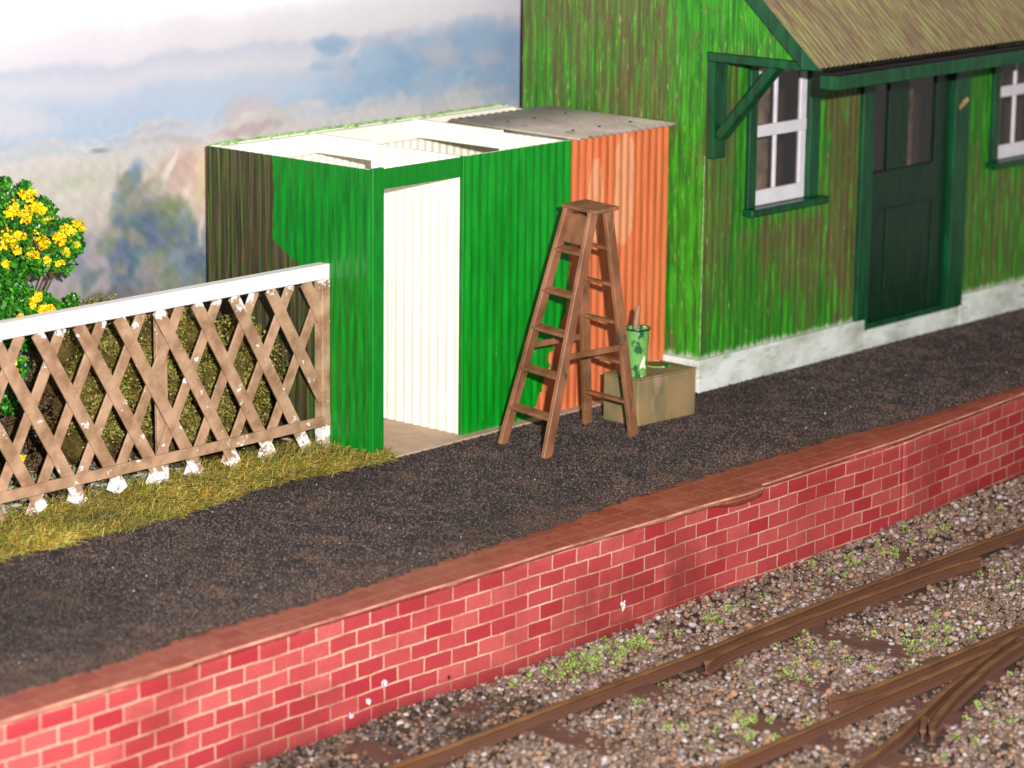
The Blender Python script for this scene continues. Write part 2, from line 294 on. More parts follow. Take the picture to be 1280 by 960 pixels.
# printed backdrop -------------------------------------------------
BY=1.78
def P(px,py): return (-1.775+.00802*px-.00018*py, 3.118-.00052*px-py*(.00536+1.5e-6*px))
gx=np.linspace(-5,7,620); gz=np.linspace(-.3,4.6,300); GX,GZ=np.meshgrid(gx,gz)
def sn(seed,s):
    r=np.random.default_rng(seed); o=np.zeros_like(GX)
    for k in range(14):
        a=r.uniform(0,2*np.pi); f=s*r.uniform(.5,2.2); o+=np.sin((GX*np.cos(a)+GZ*np.sin(a))*f+r.uniform(0,7))/3.7
    return o
wx=GX+.045*sn(1,6)+.014*sn(2,19); wz=GZ+.030*sn(3,6)+.010*sn(4,19)
hgt=wz
stops=[(-.3,(120,118,120)),(.8,(140,134,136)),(1.25,(176,166,160)),(1.65,(205,194,184)),(1.98,(212,202,198)),(2.08,(196,198,208)),(2.18,(170,194,220)),(2.38,(184,200,222)),(2.50,(210,208,220)),(2.62,(196,200,220)),(2.68,(222,216,226)),(2.84,(230,224,232)),(2.93,(240,238,244)),(2.99,(255,255,255)),(4.6,(255,255,255))]
zz=[s[0] for s in stops]; CC=np.stack([np.interp(hgt,zz,[s[1][i] for s in stops]) for i in range(3)],-1)
blobs=[ # px,py,rx,ry(px units),rot deg,colour,strength
 (500,85,120,34,8,(134,174,214),.95),(590,62,80,34,4,(140,178,216),.8),(430,100,60,18,4,(160,186,214),.8),(640,90,70,40,0,(150,180,212),.8),
 (540,68,28,24,0,(190,182,196),.6),(200,135,190,22,8,(176,198,226),.6),(90,155,120,24,4,(176,196,224),.6),(20,150,40,20,0,(212,206,216),.8),
 (270,145,22,22,0,(206,180,184),.7),(300,138,22,24,0,(204,184,190),.7),(318,150,16,14,0,(198,180,182),.6),(285,162,44,6,6,(190,164,164),.6),(300,100,210,10,9,(188,196,216),.5),(60,192,90,5,8,(188,196,204),.7),(400,165,200,9,8,(206,202,200),.7),
 (205,176,24,6,0,(186,180,180),.7),(104,181,14,3.5,2,(150,148,164),.8),(88,182,8,4,0,(232,226,222),.6),(180,172,30,5,0,(190,184,186),.6),
 (90,235,110,34,10,(206,198,184),.7),(90,228,40,9,8,(186,194,166),.5),(225,225,45,40,0,(226,196,168),.85),(245,215,22,22,0,(238,208,160),.7),(245,240,25,10,0,(210,196,130),.5),
 (200,215,22,30,20,(210,172,166),.7),(186,215,4,30,-16,(232,222,212),.8),(200,255,5,26,-35,(224,208,192),.8),
 (152,222,9,24,-14,(120,150,196),.9),(140,245,15,15,0,(124,158,200),.85),(133,235,5,30,10,(170,168,166),.5),
 (165,285,42,36,0,(128,140,136),.9),(150,320,42,44,0,(100,128,142),.95),(132,325,16,36,-10,(86,104,148),.9),(190,310,30,40,0,(132,150,112),.7),(150,300,22,30,0,(88,128,146),.7),
 (222,325,24,24,0,(86,110,144),.85),(240,300,20,16,0,(112,150,160),.85),(215,350,20,16,0,(92,100,140),.8),(228,290,14,10,0,(160,160,170),.7),(225,285,3,22,0,(226,208,196),.8),
 (255,335,20,12,0,(190,164,156),.6),(90,320,20,26,-10,(126,132,156),.8),(72,345,14,16,0,(178,160,160),.6),(120,280,20,30,20,(204,188,178),.7),(110,345,10,40,20,(196,170,168),.6),
 (170,365,60,16,8,(142,130,124),.7),(190,350,14,14,0,(170,158,120),.6),(120,375,40,12,8,(110,108,120),.7),(60,300,30,20,0,(190,178,172),.6),(30,330,40,50,0,(160,150,156),.6)]
_r=random.Random(11); _p=[(104,120,150),(118,138,118),(128,150,164),(150,150,128),(88,106,146),(136,150,104),(112,130,134),(164,150,150)]
for k in range(110):
    t_=_r.random()**.6; py=205+145*t_; hw=8+78*t_; px=150+30*t_+_r.uniform(-hw,hw)*.95; blobs.append((px,py,_r.uniform(5,13),_r.uniform(6,16),_r.uniform(-30,30),_r.choice(_p),.6))
for k in range(60):
    px=_r.uniform(-10,640); py=182-.16*px*.8+_r.uniform(-8,10)-.0*px; blobs.append((px,py,_r.uniform(10,26),_r.uniform(2,4),8,_r.choice([(196,196,204),(214,204,200),(186,180,190),(206,200,190)]),.5))
for k in range(70):
    px=_r.uniform(370,650); py=_r.uniform(50,125)-.03*(px-370); blobs.append((px,py,_r.uniform(8,22),_r.uniform(6,14),_r.uniform(-20,20),_r.choice([(140,178,216),(158,186,218),(172,188,212),(130,170,212),(190,188,204)]),.45))
for px,py,rx,ry,ro,c,st in blobs:
    cx,cz=P(px,py); rx*=.0080; ry*=.0056; a=math.radians(ro-6)
    dx=wx-cx; dz=wz-cz; u=(dx*math.cos(a)+dz*math.sin(a))/rx; v=(-dx*math.sin(a)+dz*math.cos(a))/ry
    g=np.clip(1.5-np.sqrt(u*u+v*v),0,1)[...,None]; g=g*g*(3-2*g)*st; CC=CC*(1-g)+np.array(c)*g
gm=CC.mean(-1,keepdims=True); CC=gm+(CC-gm)*.78-4
CC+= (sn(9,26)*4+sn(10,70)*5+sn(12,9)*3)[...,None]*np.clip((2.5-GZ)/.8,.12,1)[...,None]*np.array([1,.8,1.1]); CC=np.clip(CC,0,255)/255
CL=np.where(CC<=.04045,CC/12.92,((CC+.055)/1.055)**2.4)*np.interp(GZ,[2.9,3.0],[.86,1])[...,None]
V=np.stack([GX.ravel(),np.full(GX.size,BY)+.0*GX.ravel(),GZ.ravel()],-1); nx=len(gx); ii,jj=np.meshgrid(np.arange(nx-1),np.arange(len(gz)-1)); b0=(jj*nx+ii).ravel()
Fc=np.stack([b0,b0+1,b0+nx+1,b0+nx],-1)
bd=thing('backdrop',(1,BY,-.3),'large softly printed landscape board with hazy blue woods and pale fields behind the layout','backdrop')
MT['copedge']=plain('coping edge highlight',lin(190,142,124),.5,.3,.5,5,.2); MT['print']=attr_mat('printed landscape paper',.75,.15)  # copedge: pale row that paints the highlight along the coping lip
numpy_mesh('print_sheet',V,Fc,np.concatenate([CL.reshape(-1,3),np.ones((CL.shape[0]*CL.shape[1],1))],1),'print',bd)
MB().box(-5,7,BY+.004,BY+.05,-.3,4.6).build('backing_board','card',bd)

# ------------------------------------------------------------------ platform wall
wall=thing('platform_wall',(0,-2.3,-.8),'red brick platform retaining wall with pale mortar and overhanging coping along the track','wall')
def sheet(x0,x1,dy,name,lab):
    X=np.arange(x0,x1+.001,.05); Z=np.linspace(-1.0,-.012,14); m=MB(); n=len(X)
    vs=[(x,outer(x)+dy+.012*math.sin(x*1.7)+.006*math.sin(x*4.3+z*3)-0,z) for z in Z for x in X]
    m.add(vs,[(j*n+i,j*n+i+1,(j+1)*n+i+1,(j+1)*n+i) for j in range(13) for i in range(n-1)])
    o=m.build(name,'brick',wall,smooth=True,weld=True,solid=.03); return o
sheet(-9,3.02,0,'brick_sheet',1); sheet(2.98,10,-.0015,'brick_sheet',0)
def copemesh(x0,x1):
    m=MB(); X=np.arange(x0,x1+.001,.03); rows=[]
    for x in X:
        yo=outer(x); yi=inner(x)+.12; lip=.050+.003*math.sin(x*2.3)+.002*math.sin(x*9); drop=.012+.003*math.sin(x*3+1)+.002*math.sin(x*17)
        t=math.exp(-((x-1.02)/.26)**2) if x<1.22 else 0
        drop+=.07*t; lip+=.03*t
        if x>1.22: lip=.014+.004*math.sin(x*5); drop=.012
        w=.0015*math.sin(x*5)
        rows.append([(x,yi,.004),(x,(yi+yo)/2,.006+w),(x,yo-lip*.6,.004+w),(x,yo-lip*.9,.001+w),(x,yo-lip,-.009),(x,yo-lip*(1-.75*t),-.010-drop),(x,yo-lip*.8*(1-.8*t),-.018-drop),(x,yo+.02,-.018-drop*.8)])
    n=len(rows[0])
    for r in rows: m.v+=r
    for k in range(len(rows)-1):
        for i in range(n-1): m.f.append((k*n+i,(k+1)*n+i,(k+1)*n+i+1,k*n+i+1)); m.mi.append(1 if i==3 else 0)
    return m
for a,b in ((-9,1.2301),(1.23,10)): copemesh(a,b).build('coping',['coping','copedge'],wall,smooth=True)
def splat(cx,cz,r,seed,name,mat):
    rr=random.Random(seed); n=16; m=MB()
    for k in range(5):
        ox,oz=(rr.uniform(-1,1)*r*.8,rr.uniform(-1,1)*r*1.1) if k else (0,0); q=r*(.25+.35*rr.random())
        y=outer(cx)-.018-.001*k+.012*math.sin(cx*1.7)
        vs=[(cx+ox+q*math.cos(2*math.pi*i/n)*rr.uniform(.4,1.1),y,cz+oz+q*1.3*math.sin(2*math.pi*i/n)*rr.uniform(.4,1.1)) for i in range(n)]
        m.add(vs,[tuple(range(n))])
    m.build(name,mat,wall)
splat(-2.53,-.58,.035,1,'paint_splash','splash'); splat(-2.42,-.50,.03,4,'paint_splash','splash'); splat(-2.68,-.64,.02,5,'paint_splash','splash'); splat(-.25,-.50,.03,2,'paint_splash','splash'); splat(-1.86,-.60,.015,3,'chip','hole')

# ------------------------------------------------------------------ outbuilding
SX0,SX1,SY=-.10,3.06,1.57; Hs=2.0
sh=thing('outbuilding',(1.5,.8,0),'open topped corrugated iron outbuilding half painted bright green with orange end and grey roof sheet','shed')
MB().box(SX0-.03,SX1-.03,-.105,SY,0.0,.028).build('floor','floor',sh,bevel=.006)
pitch=.0815
# front wall: corner post strip, lintel, panel
MB().box(SX0,.012,-.004,.03,.028,Hs+.01).build('corner_post','green',sh,bevel=.004)
MB().box(.010,.795,.002,.028,1.86,1.996).build('door_lintel','green',sh,bevel=.004)
MB().box(.792,.812,-.014,.024,.028,Hs+.004).build('door_jamb','green',sh,bevel=.003)
m=corr(lambda u,z,h:(u,-.012-h,z),.806,SX1,pitch,.011,lambda u:[(.028,Hs+.004)]); o=m.build('front_wall','sf',sh,weld=True,smooth=True)
MB().box(.80,SX1-.003,-.008,.022,.028,Hs).build('wall_lining','cream',sh)
m=corr(lambda u,z,h:(SX0-.004-h,-u,z),-SY-.034,-.004,.0815,.011,lambda u:[(.0,Hs+.004)]); m.build('side_wall','ss',sh,weld=True,smooth=True)
MB().box(SX0-.001,SX0+.03,.032,SY,.028,Hs).build('wall_lining','cream',sh)
MB().box(SX1-.03,SX1-.002,.024,SY,.028,Hs-.01).build('wall_lining','cream',sh)
# back wall
MB().box(SX0,SX1,SY,SY+.03,0,Hs+.004).build('back_wall','cream',sh)
corr(lambda u,z,h:(u,SY-.006-h,z),SX0+.03,SX1-.03,pitch,.010,lambda u:[(.028,1.9)]).build('back_wall_lining','cream',sh,weld=True,smooth=True)
m=MB(); m.box(SX0+.03,SX1-.03,SY-.09,SY-.022,1.86,Hs+.002); m.build('wall_plate','cream',sh,bevel=.004)
m=MB(); m.tube([(SX0+k*.035,SY+.014+random.uniform(-.006,.006),Hs+.008+random.uniform(-.004,.006)) for k in range(90)],[random.uniform(.009,.017) for _ in range(90)],6); m.build('rim','rim',sh,smooth=True)
# partitions
def partition(x,ye,ys,zt):
    corr(lambda u,z,h:(x-.010-h,-u,z),-ye,-ys,pitch,.013,lambda u:[(.028,zt)]).build('partition','cream',sh,weld=True,smooth=True)
    MB().box(x-.008,x+.03,ys,ye,.028,zt-.002).build('partition_board','cream',sh)
    MB().box(x-.02,x+.03,ye,SY-.092,1.88,zt+.014,0).build('partition_header','cream',sh,bevel=.003)
partition(.815,.875,.024,2.0); partition(1.90,.62,.024,2.0)
corr(lambda u,z,h:(u,.92-h,z),.85,1.87,pitch,.012,lambda u:[(.028,1.55)]).build('inner_partition','cream',sh,weld=True,smooth=True)
# roof sheet
m=corr(lambda u,z,h:(u,z,2.028+h*1.0-.012*(z<0.3)),1.955,3.085,.0815,.010,lambda u:[(-.075,1.19)]); m.build('roof_sheet','grey',sh,weld=True,smooth=True,solid=.012)
for x in (2.12,2.42,2.78):
    for y in (.75,.12): MB().lathe((x,y,2.04),[(.011,0),(.009,.006),(0.001,.008)],8).build('roof_nail','black',sh)

# ------------------------------------------------------------------ station building
BX,FY,BB=3.10,-.33,1.46; BX1=9.6
st=thing('station_building',(6,.5,0),'streaky green corrugated iron station building with sash windows, dark door and canopy roof','building')
roofz=lambda y: 2.555+(y+1.45)*.885
ztop=lambda y: (roofz(y) if y<=.55 else roofz(.55)-(y-.55)*.885)-.02
m=corr(lambda u,z,h:(BX-h,-u,z),-BB,1.28,.083,.007,lambda u:([(.25,lambda q:ztop(-q))] if -u>FY-.004 else [(2.575,lambda q:ztop(-q))]),breaks=(-FY+.004,-.55)); m.build('end_wall','end',st,weld=True,smooth=True)
# front wall with holes
WIN=[(3.63,4.49,1.345,2.40),(7.02,7.90,1.345,2.40)]; DR=(5.10,6.60,.20,2.34)
def spans(u):
    for a,b,z0,z1 in WIN:
        if a<u<b: return [(.25,z0),(z1,2.95)]
    if DR[0]<u<DR[1]: return [(DR[3],2.95)]
    return [(.25,2.95)]
m=corr(lambda u,z,h:(u,FY-h,z),BX,BX1,.083,.007,spans,breaks=[w for q in WIN for w in q[:2]]+list(DR[:2])); m.build('front_wall','front',st,weld=True,smooth=True)
# corner strip pale edge
MB().box(BX-.006,BX-.001,FY-.007,FY-.002,.26,1.80).build('corner_edge','rim',st)
# lining / interior
m=MB(); m.box(BX+.02,BX+.04,FY+.02,BB,.03,2.9); m.box(BX,BX1,BB-.02,BB,.03,3.4); m.box(BX+.02,BX1,FY+.02,BB,.0,.03); m.box(BX1-.02,BX1,FY,BB-.02,.0,3.2)
m.build('interior_shell','innr',st)
for q in ((4.12,4.55,.10,.12,1.0,2.6),(5.02,5.10,.2,.22,.6,2.6),(6.38,6.64,.2,.22,.3,2.6),(7.55,7.85,.1,.12,1.0,2.6)): MB().box(*q).build('interior_backing','tan',st)  # tan boards seen in windows; those behind door panes stand in for reflections
MB().box(BX+.05,BX1,FY+.03,BB-.03,2.70,2.73).build('ceiling','black',st)
# plinth
m=MB(); m.box(3.035,5.205,-.375,FY+.02,0,.262); m.box(6.60,BX1,-.375,FY+.02,0,.262); m.box(5.205,6.60,-.372,FY+.02,0,.17); m.box(3.037,BX,FY+.02,-.028,0,.262)
m.build('plinth','plinth',st,bevel=.008,seg=2)
# windows
for k,(a,b,z0,z1) in enumerate(WIN):
    f=MB(); y0,y1=FY-.040,FY+.05
    f.box(a-.03,a+.07,y0,y1,z0,z1); f.box(b-.11,b+.02,y0,y1,z0,z1); f.box(a-.03,b+.02,y0-.002,y1,z1,z1+.08)
    fr=f.build('window','trim',st,bevel=.005); 
    MB().box(a-.05,b+.09,FY-.10,y1,z0-.055,z0).build('sill','trim',fr,bevel=.006)
    s=MB(); p=FY+.0; q=FY+.035; A,B=a+.072,b-.112
    zm=(z0+z1)/2+.045
    s.box(A,B,p,q,z0+.004,z0+.12); s.box(A,B,p,q,z1-.05,z1-.002); s.box(A,B,p-.004,q,zm-.045,zm+.045); s.box(A,A+.022,p+.001,q,z0+.12,z1-.05); s.box(B-.075,B,p+.001,q,z0+.12,z1-.05)
    mx=(A+B-.06)/2-.02; s.box(mx-.016,mx+.016,p+.004,q-.004,z0+.12,zm-.045); s.box(mx-.016,mx+.016,p+.004,q-.004,zm+.045,z1-.05)
    s.build('sash','sash',fr,bevel=.004)
    MB().box(A+.02,B-.07,p+.018,p+.022,z0+.1,z1-.04).build('pane','glass',fr)
# door
f=MB(); f.box(5.085,5.245,FY-.045,FY+.06,.26,DR[3]+.04); f.box(6.40,6.625,FY-.045,FY+.06,.175,DR[3]+.04); f.box(5.245,6.40,FY-.043,FY+.06,DR[3]-.03,DR[3]+.04); f.box(5.207,5.245,FY-.044,FY+.06,.172,.26)
f.build('door_frame','trim',st,bevel=.006)
MB().box(5.25,6.40,FY-.03,FY+.06,.172,.215).build('threshold','trim',st,bevel=.004)
dy=FY+.015
d=MB(); L0,L1,T0,T1=5.25,6.398,.217,DR[3]-.03
for a,b,c,e in ((L0,5.30,T0,T1),(5.53,5.82,1.43,T1),(6.21,L1,T0,T1),(5.30,6.21,1.12,1.43),(5.30,6.21,T0,.44),(5.545,5.79,.44,1.12),(5.30,6.21,2.16,T1)): 
    pass
d.box(L0,5.30,dy,dy+.04,T0,T1); d.box(6.205,L1,dy,dy+.04,T0,T1); d.box(5.30,6.205,dy,dy+.04,T0,.44); d.box(5.30,6.205,dy,dy+.04,1.12,1.43); d.box(5.30,6.205,dy,dy+.04,2.16,T1)
d.box(5.53,5.81,dy,dy+.04,1.43,2.16); d.box(5.545,5.785,dy,dy+.04,.44,1.12)
door=d.build('door','door',st,bevel=.005)
MB().box(5.30,5.545,dy+.014,dy+.03,.44,1.12).build('door_panel','door',door); MB().box(5.785,6.205,dy+.014,dy+.03,.44,1.12).build('door_panel','door',door)
MB().box(5.30,5.53,dy+.02,dy+.024,1.43,2.16).build('pane','glass',door); MB().box(5.81,6.205,dy+.02,dy+.024,1.43,2.16).build('pane','glass',door)
m=MB(); n=14; rr=random.Random(5)
m.add([(6.50+(.07*math.cos(2*math.pi*i/n)+(.02 if i<7 else 0))*rr.uniform(.7,1.1),FY-.0475,1.88+.05*math.sin(2*math.pi*i/n)*rr.uniform(.4,1.1)+.02*math.cos(2*math.pi*i/n)) for i in range(n)],[tuple(range(n))]); m.build('bare_patch','card',st)
# canopy roof
L=math.hypot(1,.885)
def rp(x,t,h): # t = distance in y from eave
    y=-1.45+t; return (x,y-h*.885/L,roofz(y)+h/L)
RX0=2.95
m=corr(lambda u,z,h:rp(u,z,h),RX0,BX1+.2,.0605,.018,lambda u:[(0,1.0),(1.0,2.0)]); 
m.build('roof','roof',st,weld=True,smooth=True,solid=.012)
corr(lambda u,z,h:(u,.55+z,roofz(.55)-z*.885+h),RX0,BX1+.2,.0605,.018,lambda u:[(0,1.15)]).build('roof','roof',st,weld=True,smooth=True,solid=.012)
m=MB()
def slab(y0,y1,x0,x1,dz0,dz1,cut=None):
    z=lambda y,d: max(roofz(y)+d,cut) if cut else roofz(y)+d
    m.hexa([(x0,y0,z(y0,dz0)),(x1,y0,z(y0,dz0)),(x1,y1,z(y1,dz0)),(x0,y1,z(y1,dz0)),(x0,y0,z(y0,dz1)),(x1,y0,z(y0,dz1)),(x1,y1,z(y1,dz1)),(x0,y1,z(y1,dz1))])
zc=2.535
ycut=-1.45+(zc-2.555+.165)/.885
m.hexa([(2.965,-1.445,zc),(3.005,-1.445,zc),(3.005,ycut,zc),(2.965,ycut,zc),(2.965,-1.445,roofz(-1.445)-.014),(3.005,-1.445,roofz(-1.445)-.014),(3.005,ycut,roofz(ycut)-.014),(2.965,ycut,roofz(ycut)-.014)])
slab(ycut,.55,2.965,3.005,-.165,-.014); m.build('barge_board','trim',st,bevel=.003)
m=MB(); slab(-1.42,-.34,3.006,BX1,-.05,-.016); m.build('canopy_soffit','black',st)
MB().box(3.0,BX1,-1.58,-1.415,2.405,2.505).build('fascia_beam','trim',st,bevel=.01,seg=2)
MB().box(3.03,BX1,-1.56,-1.41,2.505,2.522).build('dark_gap_strip','black',st)  # black strip standing in for the dark gap between roof edge and beam
# bracket
m=MB(); m.box(3.095,3.255,FY-.085,FY-.012,1.785,2.505); br=m.build('canopy_bracket','trim',st,bevel=.012,seg=2)
MB().box(3.08,3.20,-1.25,FY-.01,2.507,2.572).build('bracket_beam','trim',br,bevel=.006)
MB().bar((3.165,-.43,1.95),(3.165,-.93,2.515),.10,.075,(1,0,0)).build('bracket_strut','trim',br,bevel=.008)

# ------------------------------------------------------------------ lattice fence
FYY=.45
fe=thing('lattice_fence',(-2,FYY,0),'brown painted diagonal lattice fence with white top rail beside the grass strip','fence')
MB().box(-5,-.075,FYY-.05,FYY+.045,1.215,1.318).build('top_rail','white',fe,bevel=.006)
m=MB(); 
MB().box(-5,-.105,FYY-.062,FYY-.040,.19,.262).build('bottom_rail','wood',fe,bevel=.004)
MB().box(-.175,-.095,FYY-.052,FYY+.03,.0,1.215).build('post','wood',fe,bevel=.005)
for x in (-1.58,-3.3): MB().box(x-.05,x+.045,FYY+.018,FYY+.05,.0,1.215).build('post','wood',fe,bevel=.005)
m=MB(); xt=-.30
for k in range(18):
    x=xt-.335*k   # "\" laths on the front
    a=(x-.02,FYY-.028,1.215); b=(x+.84*.79,FYY-.028+random.uniform(-.004,.004),.06+random.uniform(-.02,.02))
    if b[0]>-.155: f=(-.155-a[0])/(b[0]-a[0]); b=(-.155,b[1],a[2]+(b[2]-a[2])*f)
    m.bar(a,b,.092,.014,(1,0,.74))
front=m.build('lattice','wood',fe,bevel=.002)
m=MB()
for k in range(19):
    x=xt+.20-.335*k
    a=[x+.0,FYY-.008,1.215]; b=[x-.66*.95,FYY-.008,.06+random.uniform(-.02,.02)]
    if a[0]>-.155: f=(-.155-b[0])/(a[0]-b[0]); a=[-.155,a[1],b[2]+(a[2]-b[2])*f]
    m.bar(a,b,.078,.014,(1,0,-.6))
m.build('lattice','wood',fe,bevel=.002)

# ------------------------------------------------------------------ step ladder
la=thing('step_ladder',(1.2,-.63,.016),'brown wooden A shaped stepladder standing open in front of the green and orange outbuilding','ladder')
z0=.016
TL={'FL':(1.255,-.575,1.655),'NL':(1.205,-.835,1.655),'FR':(1.42,-.56,1.655),'NR':(1.375,-.825,1.655)}
BT={'FL':(.825,-.365,z0),'NL':(.715,-.862,z0),'FR':(1.715,-.395,z0),'NR':(1.645,-.878,z0)}
for k in ('FL','NL','FR','NR'):
    m=MB(); a=Vector(BT[k]); b=Vector(TL[k]); m.bar(a,b,.085 if k[0]=='N' else .08,.034,(1,0,0),w2=.082); m.build('stile','ladder',la,bevel=.004)
def at(k,z): a=Vector(BT[k]); b=Vector(TL[k]); return a+(b-a)*((z-z0)/(1.655-z0))
for s,zs in (('L',(.285,.56,.84,1.10,1.385)),('R',(.265,.555,.845,1.12,1.38))):
    for z in zs:
        m=MB(); p=at('N'+s,z); q=at('F'+s,z); m.bar(p,q,.085,.022,(1,0,.15 if s=='L' else -.15)); m.build('tread','ladder',la,bevel=.003)
for s in 'NF': MB().bar(at(s+'L',.70)+Vector((0,-.025 if s=='N' else .025,0)),at(s+'R',.68)+Vector((0,-.025 if s=='N' else .025,0)),.012,.04,(0,1,0)).build('spreader_bar','ladder',la)
m=MB(); m.hexa([(1.165,-.885,1.655),(1.45,-.872,1.655),(1.53,-.50,1.655),(1.245,-.515,1.655),(1.165,-.885,1.68),(1.45,-.872,1.68),(1.53,-.50,1.68),(1.245,-.515,1.68)]); m.build('top_board','ladder',la,bevel=.004)
MB().bar(at('NL',1.53)+Vector((0,.02,0)),at('FL',1.53)+Vector((0,-.02,0)),.012,.20,(1,0,-.3)).build('top_brace','ladder',la)

# ------------------------------------------------------------------ crate, pot, brush, lid
cr=thing('crate',(2.17,-.57,.016),'squat olive brown painted wooden crate beside the stepladder, carrying the paint pot','crate')
c=[(1.868,-.735),(2.475,-.785),(2.49,-.44),(1.875,-.405)]
m=MB(); m.hexa([(x,y,.016) for x,y in c]+[(x,y,.355) for x,y in c]); m.build('crate_body','crate',cr,bevel=.012,seg=2)
cx=(2.18,-.59); q=[(cx[0]+(x-cx[0])*1.012,cx[1]+(y-cx[1])*1.012) for x,y in c]
m=MB(); m.hexa([(x,y,.3555) for x,y in q]+[(x,y,.368) for x,y in q]); m.build('crate_lid','crate',cr,bevel=.004)
pot=thing('paint_pot',(1.975,-.63,.368),'open paint pot splashed light and dark green on top of the crate','paint pot')
MB().lathe((1.975,-.63,.368),[(.072,0),(.074,.015),(.086,.33),(.090,.335),(.090,.345),(.081,.345),(.078,.26),(.001,.258)]).build('pot_body','pot',pot,smooth=False)
MB().lathe((1.975,-.63,.368),[(.0785,.278),(.03,.280),(.001,.28)],cap=False).build('paint','dkpaint',pot)
m=MB(); m.lathe((1.975,-.63,.368),[(.093,.335),(.096,.342),(.093,.349)],cap=False); m.build('pot_rim','dkpaint',pot,smooth=True)
bs=thing('paintbrush',(1.95,-.63,.655),'pale brown handled paintbrush standing upright in the green paint pot','paintbrush')
m=MB(); m.tube([(1.932,-.64,.655),(1.94,-.645,.76),(1.955,-.65,.87),(1.957,-.651,.885)],[.014,.021,.019,.010],8); m.build('handle','brush',bs,smooth=True)
MB().box(1.915,1.95,-.655,-.625,.648,.69).build('bristles','dkpaint',bs,bevel=.004)
li=thing('tin_lid',(2.33,-.53,.369),'flat round tin lid smeared with wet green paint on the crate top','lid')
MB().lathe((2.335,-.53,.369),[(.105,0),(.108,.004),(.105,.010),(.096,.007),(.001,.0065)],26).build('lid_disc','pot',li)
MB().lathe((2.345,-.525,.376),[(.085,0.0),(.07,.004),(.001,.005)],18).build('wet_paint','dkpaint',li)

# ------------------------------------------------------------------ track
tr=thing('railway_track',(0,-3.7,-.7),'rusty brown model railway track with check rails and a diverging switch crossing on ballast','railway track')
def rail(pts,name='rail',z=-.60,ends=True):
    # profile of a bullhead rail on its foot
    pr=[(-.017,0),(.017,0),(.019,-.01),(.016,-.026),(.007,-.032),(.007,-.086),(.026,-.096),(.028,-.106),(-.028,-.106),(-.026,-.096),(-.007,-.086),(-.007,-.032),(-.016,-.026),(-.019,-.01)]
    m=MB(); n=len(pr); P=[]
    for (a,b) in zip(pts[:-1],pts[1:]):
        k=max(1,int((b[0]-a[0])/.15)); P+=[(a[0]+(b[0]-a[0])*i/k,a[1]+(b[1]-a[1])*i/k) for i in range(k)]
    P.append(pts[-1]); P=[Vector((p[0],p[1],z+.002*math.sin(p[0]*3))) for p in P]
    for i,p in enumerate(P):
        t=(P[min(i+1,len(P)-1)]-P[max(i-1,0)]); t.z=0; t.normalize(); s=Vector((-t.y,t.x,0)); m.v+=[tuple(p+s*a+Vector((0,0,b*.8))) for a,b in pr]
    for k in range(len(P)-1):
        for i in range(n): j=(i+1)%n; m.f.append((k*n+i,k*n+j,(k+1)*n+j,(k+1)*n+i)); m.mi.append(0)
    m.f.append(tuple(range(n-1,-1,-1))); m.mi.append(0); m.f.append(tuple((len(P)-1)*n+i for i in range(n))); m.mi.append(0)
    m.build(name,'rust',tr,bevel=.003)
RA=[(-9,-3.12),(-3.2,-3.125),(-1.8,-3.11),(-.4,-3.09),(1.1,-3.02),(2.2,-3.01),(3.4,-3.0),(11,-2.9)]
RB=[(-.56,-3.245),(-.36,-3.20),(-.1,-3.175),(.86,-3.155),(1.96,-3.15),(2.3,-3.17),(2.55,-3.21)]
RC=[(-9,-4.5),(-2.0,-4.44),(-1.2,-4.42),(-.2,-4.39),(.66,-4.38),(.85,-4.38)]
RD=[(-.62,-4.20),(-.5,-4.235),(-.25,-4.255),(.33,-4.265),(1.43,-4.25),(11,-4.2)]
RE=[(-4,-5.9),(-1.5,-5.0),(-.8,-4.83),(.0,-4.60),(.98,-4.37),(1.2,-4.33)]
RF=[(-.70,-4.97),(-.6,-4.90),(-.37,-4.81),(-.09,-4.715),(.59,-4.53),(1.14,-4.43),(6,-3.6)]
RG=[(-.66,-4.88),(-.45,-4.75)]
for p,nm in ((RA,'rail'),(RB,'check_rail'),(RC,'rail'),(RD,'wing_rail'),(RE,'rail'),(RF,'wing_rail')): rail(p,nm)
rail(RG,'crossing_tie',-.62)
SLP=[-3.9,-2.95,-2.0,-1.08,-.25,.60,1.5,2.38,3.3,4.2,5.1,6.0]
EXPO={-2.95:(-2.75,-2.2),-1.08:(-3.0,-2.95),.60:(-3.0,-2.9)}
for i,x in enumerate(SLP):
    MB().box(x-.13,x+.13,-5.6 if x<1.5 else -4.75,-2.58,-.80,-.672).build('sleeper','sleeper',tr,bevel=.01)
# ballast stones
phi=(1+5**.5)/2
ico=np.array([(-1,phi,0),(1,phi,0),(-1,-phi,0),(1,-phi,0),(0,-1,phi),(0,1,phi),(0,-1,-phi),(0,1,-phi),(phi,0,-1),(phi,0,1),(-phi,0,-1),(-phi,0,1)],float); ico/=np.linalg.norm(ico[0])
icf=np.array([(0,11,5),(0,5,1),(0,1,7),(0,7,10),(0,10,11),(1,5,9),(5,11,4),(11,10,2),(10,7,6),(7,1,8),(3,9,4),(3,4,2),(3,2,6),(3,6,8),(3,8,9),(4,9,5),(2,4,11),(6,2,10),(8,6,7),(9,8,1)])
def polydist(x,y,pl):
    d=np.full(x.shape,9.)
    for (ax,ay),(bx,by) in zip(pl[:-1],pl[1:]):
        t=np.clip(((x-ax)*(bx-ax)+(y-ay)*(by-ay))/((bx-ax)**2+(by-ay)**2),0,1); d=np.minimum(d,np.hypot(x-ax-t*(bx-ax),y-ay-t*(by-ay)))
    return d
N=56000
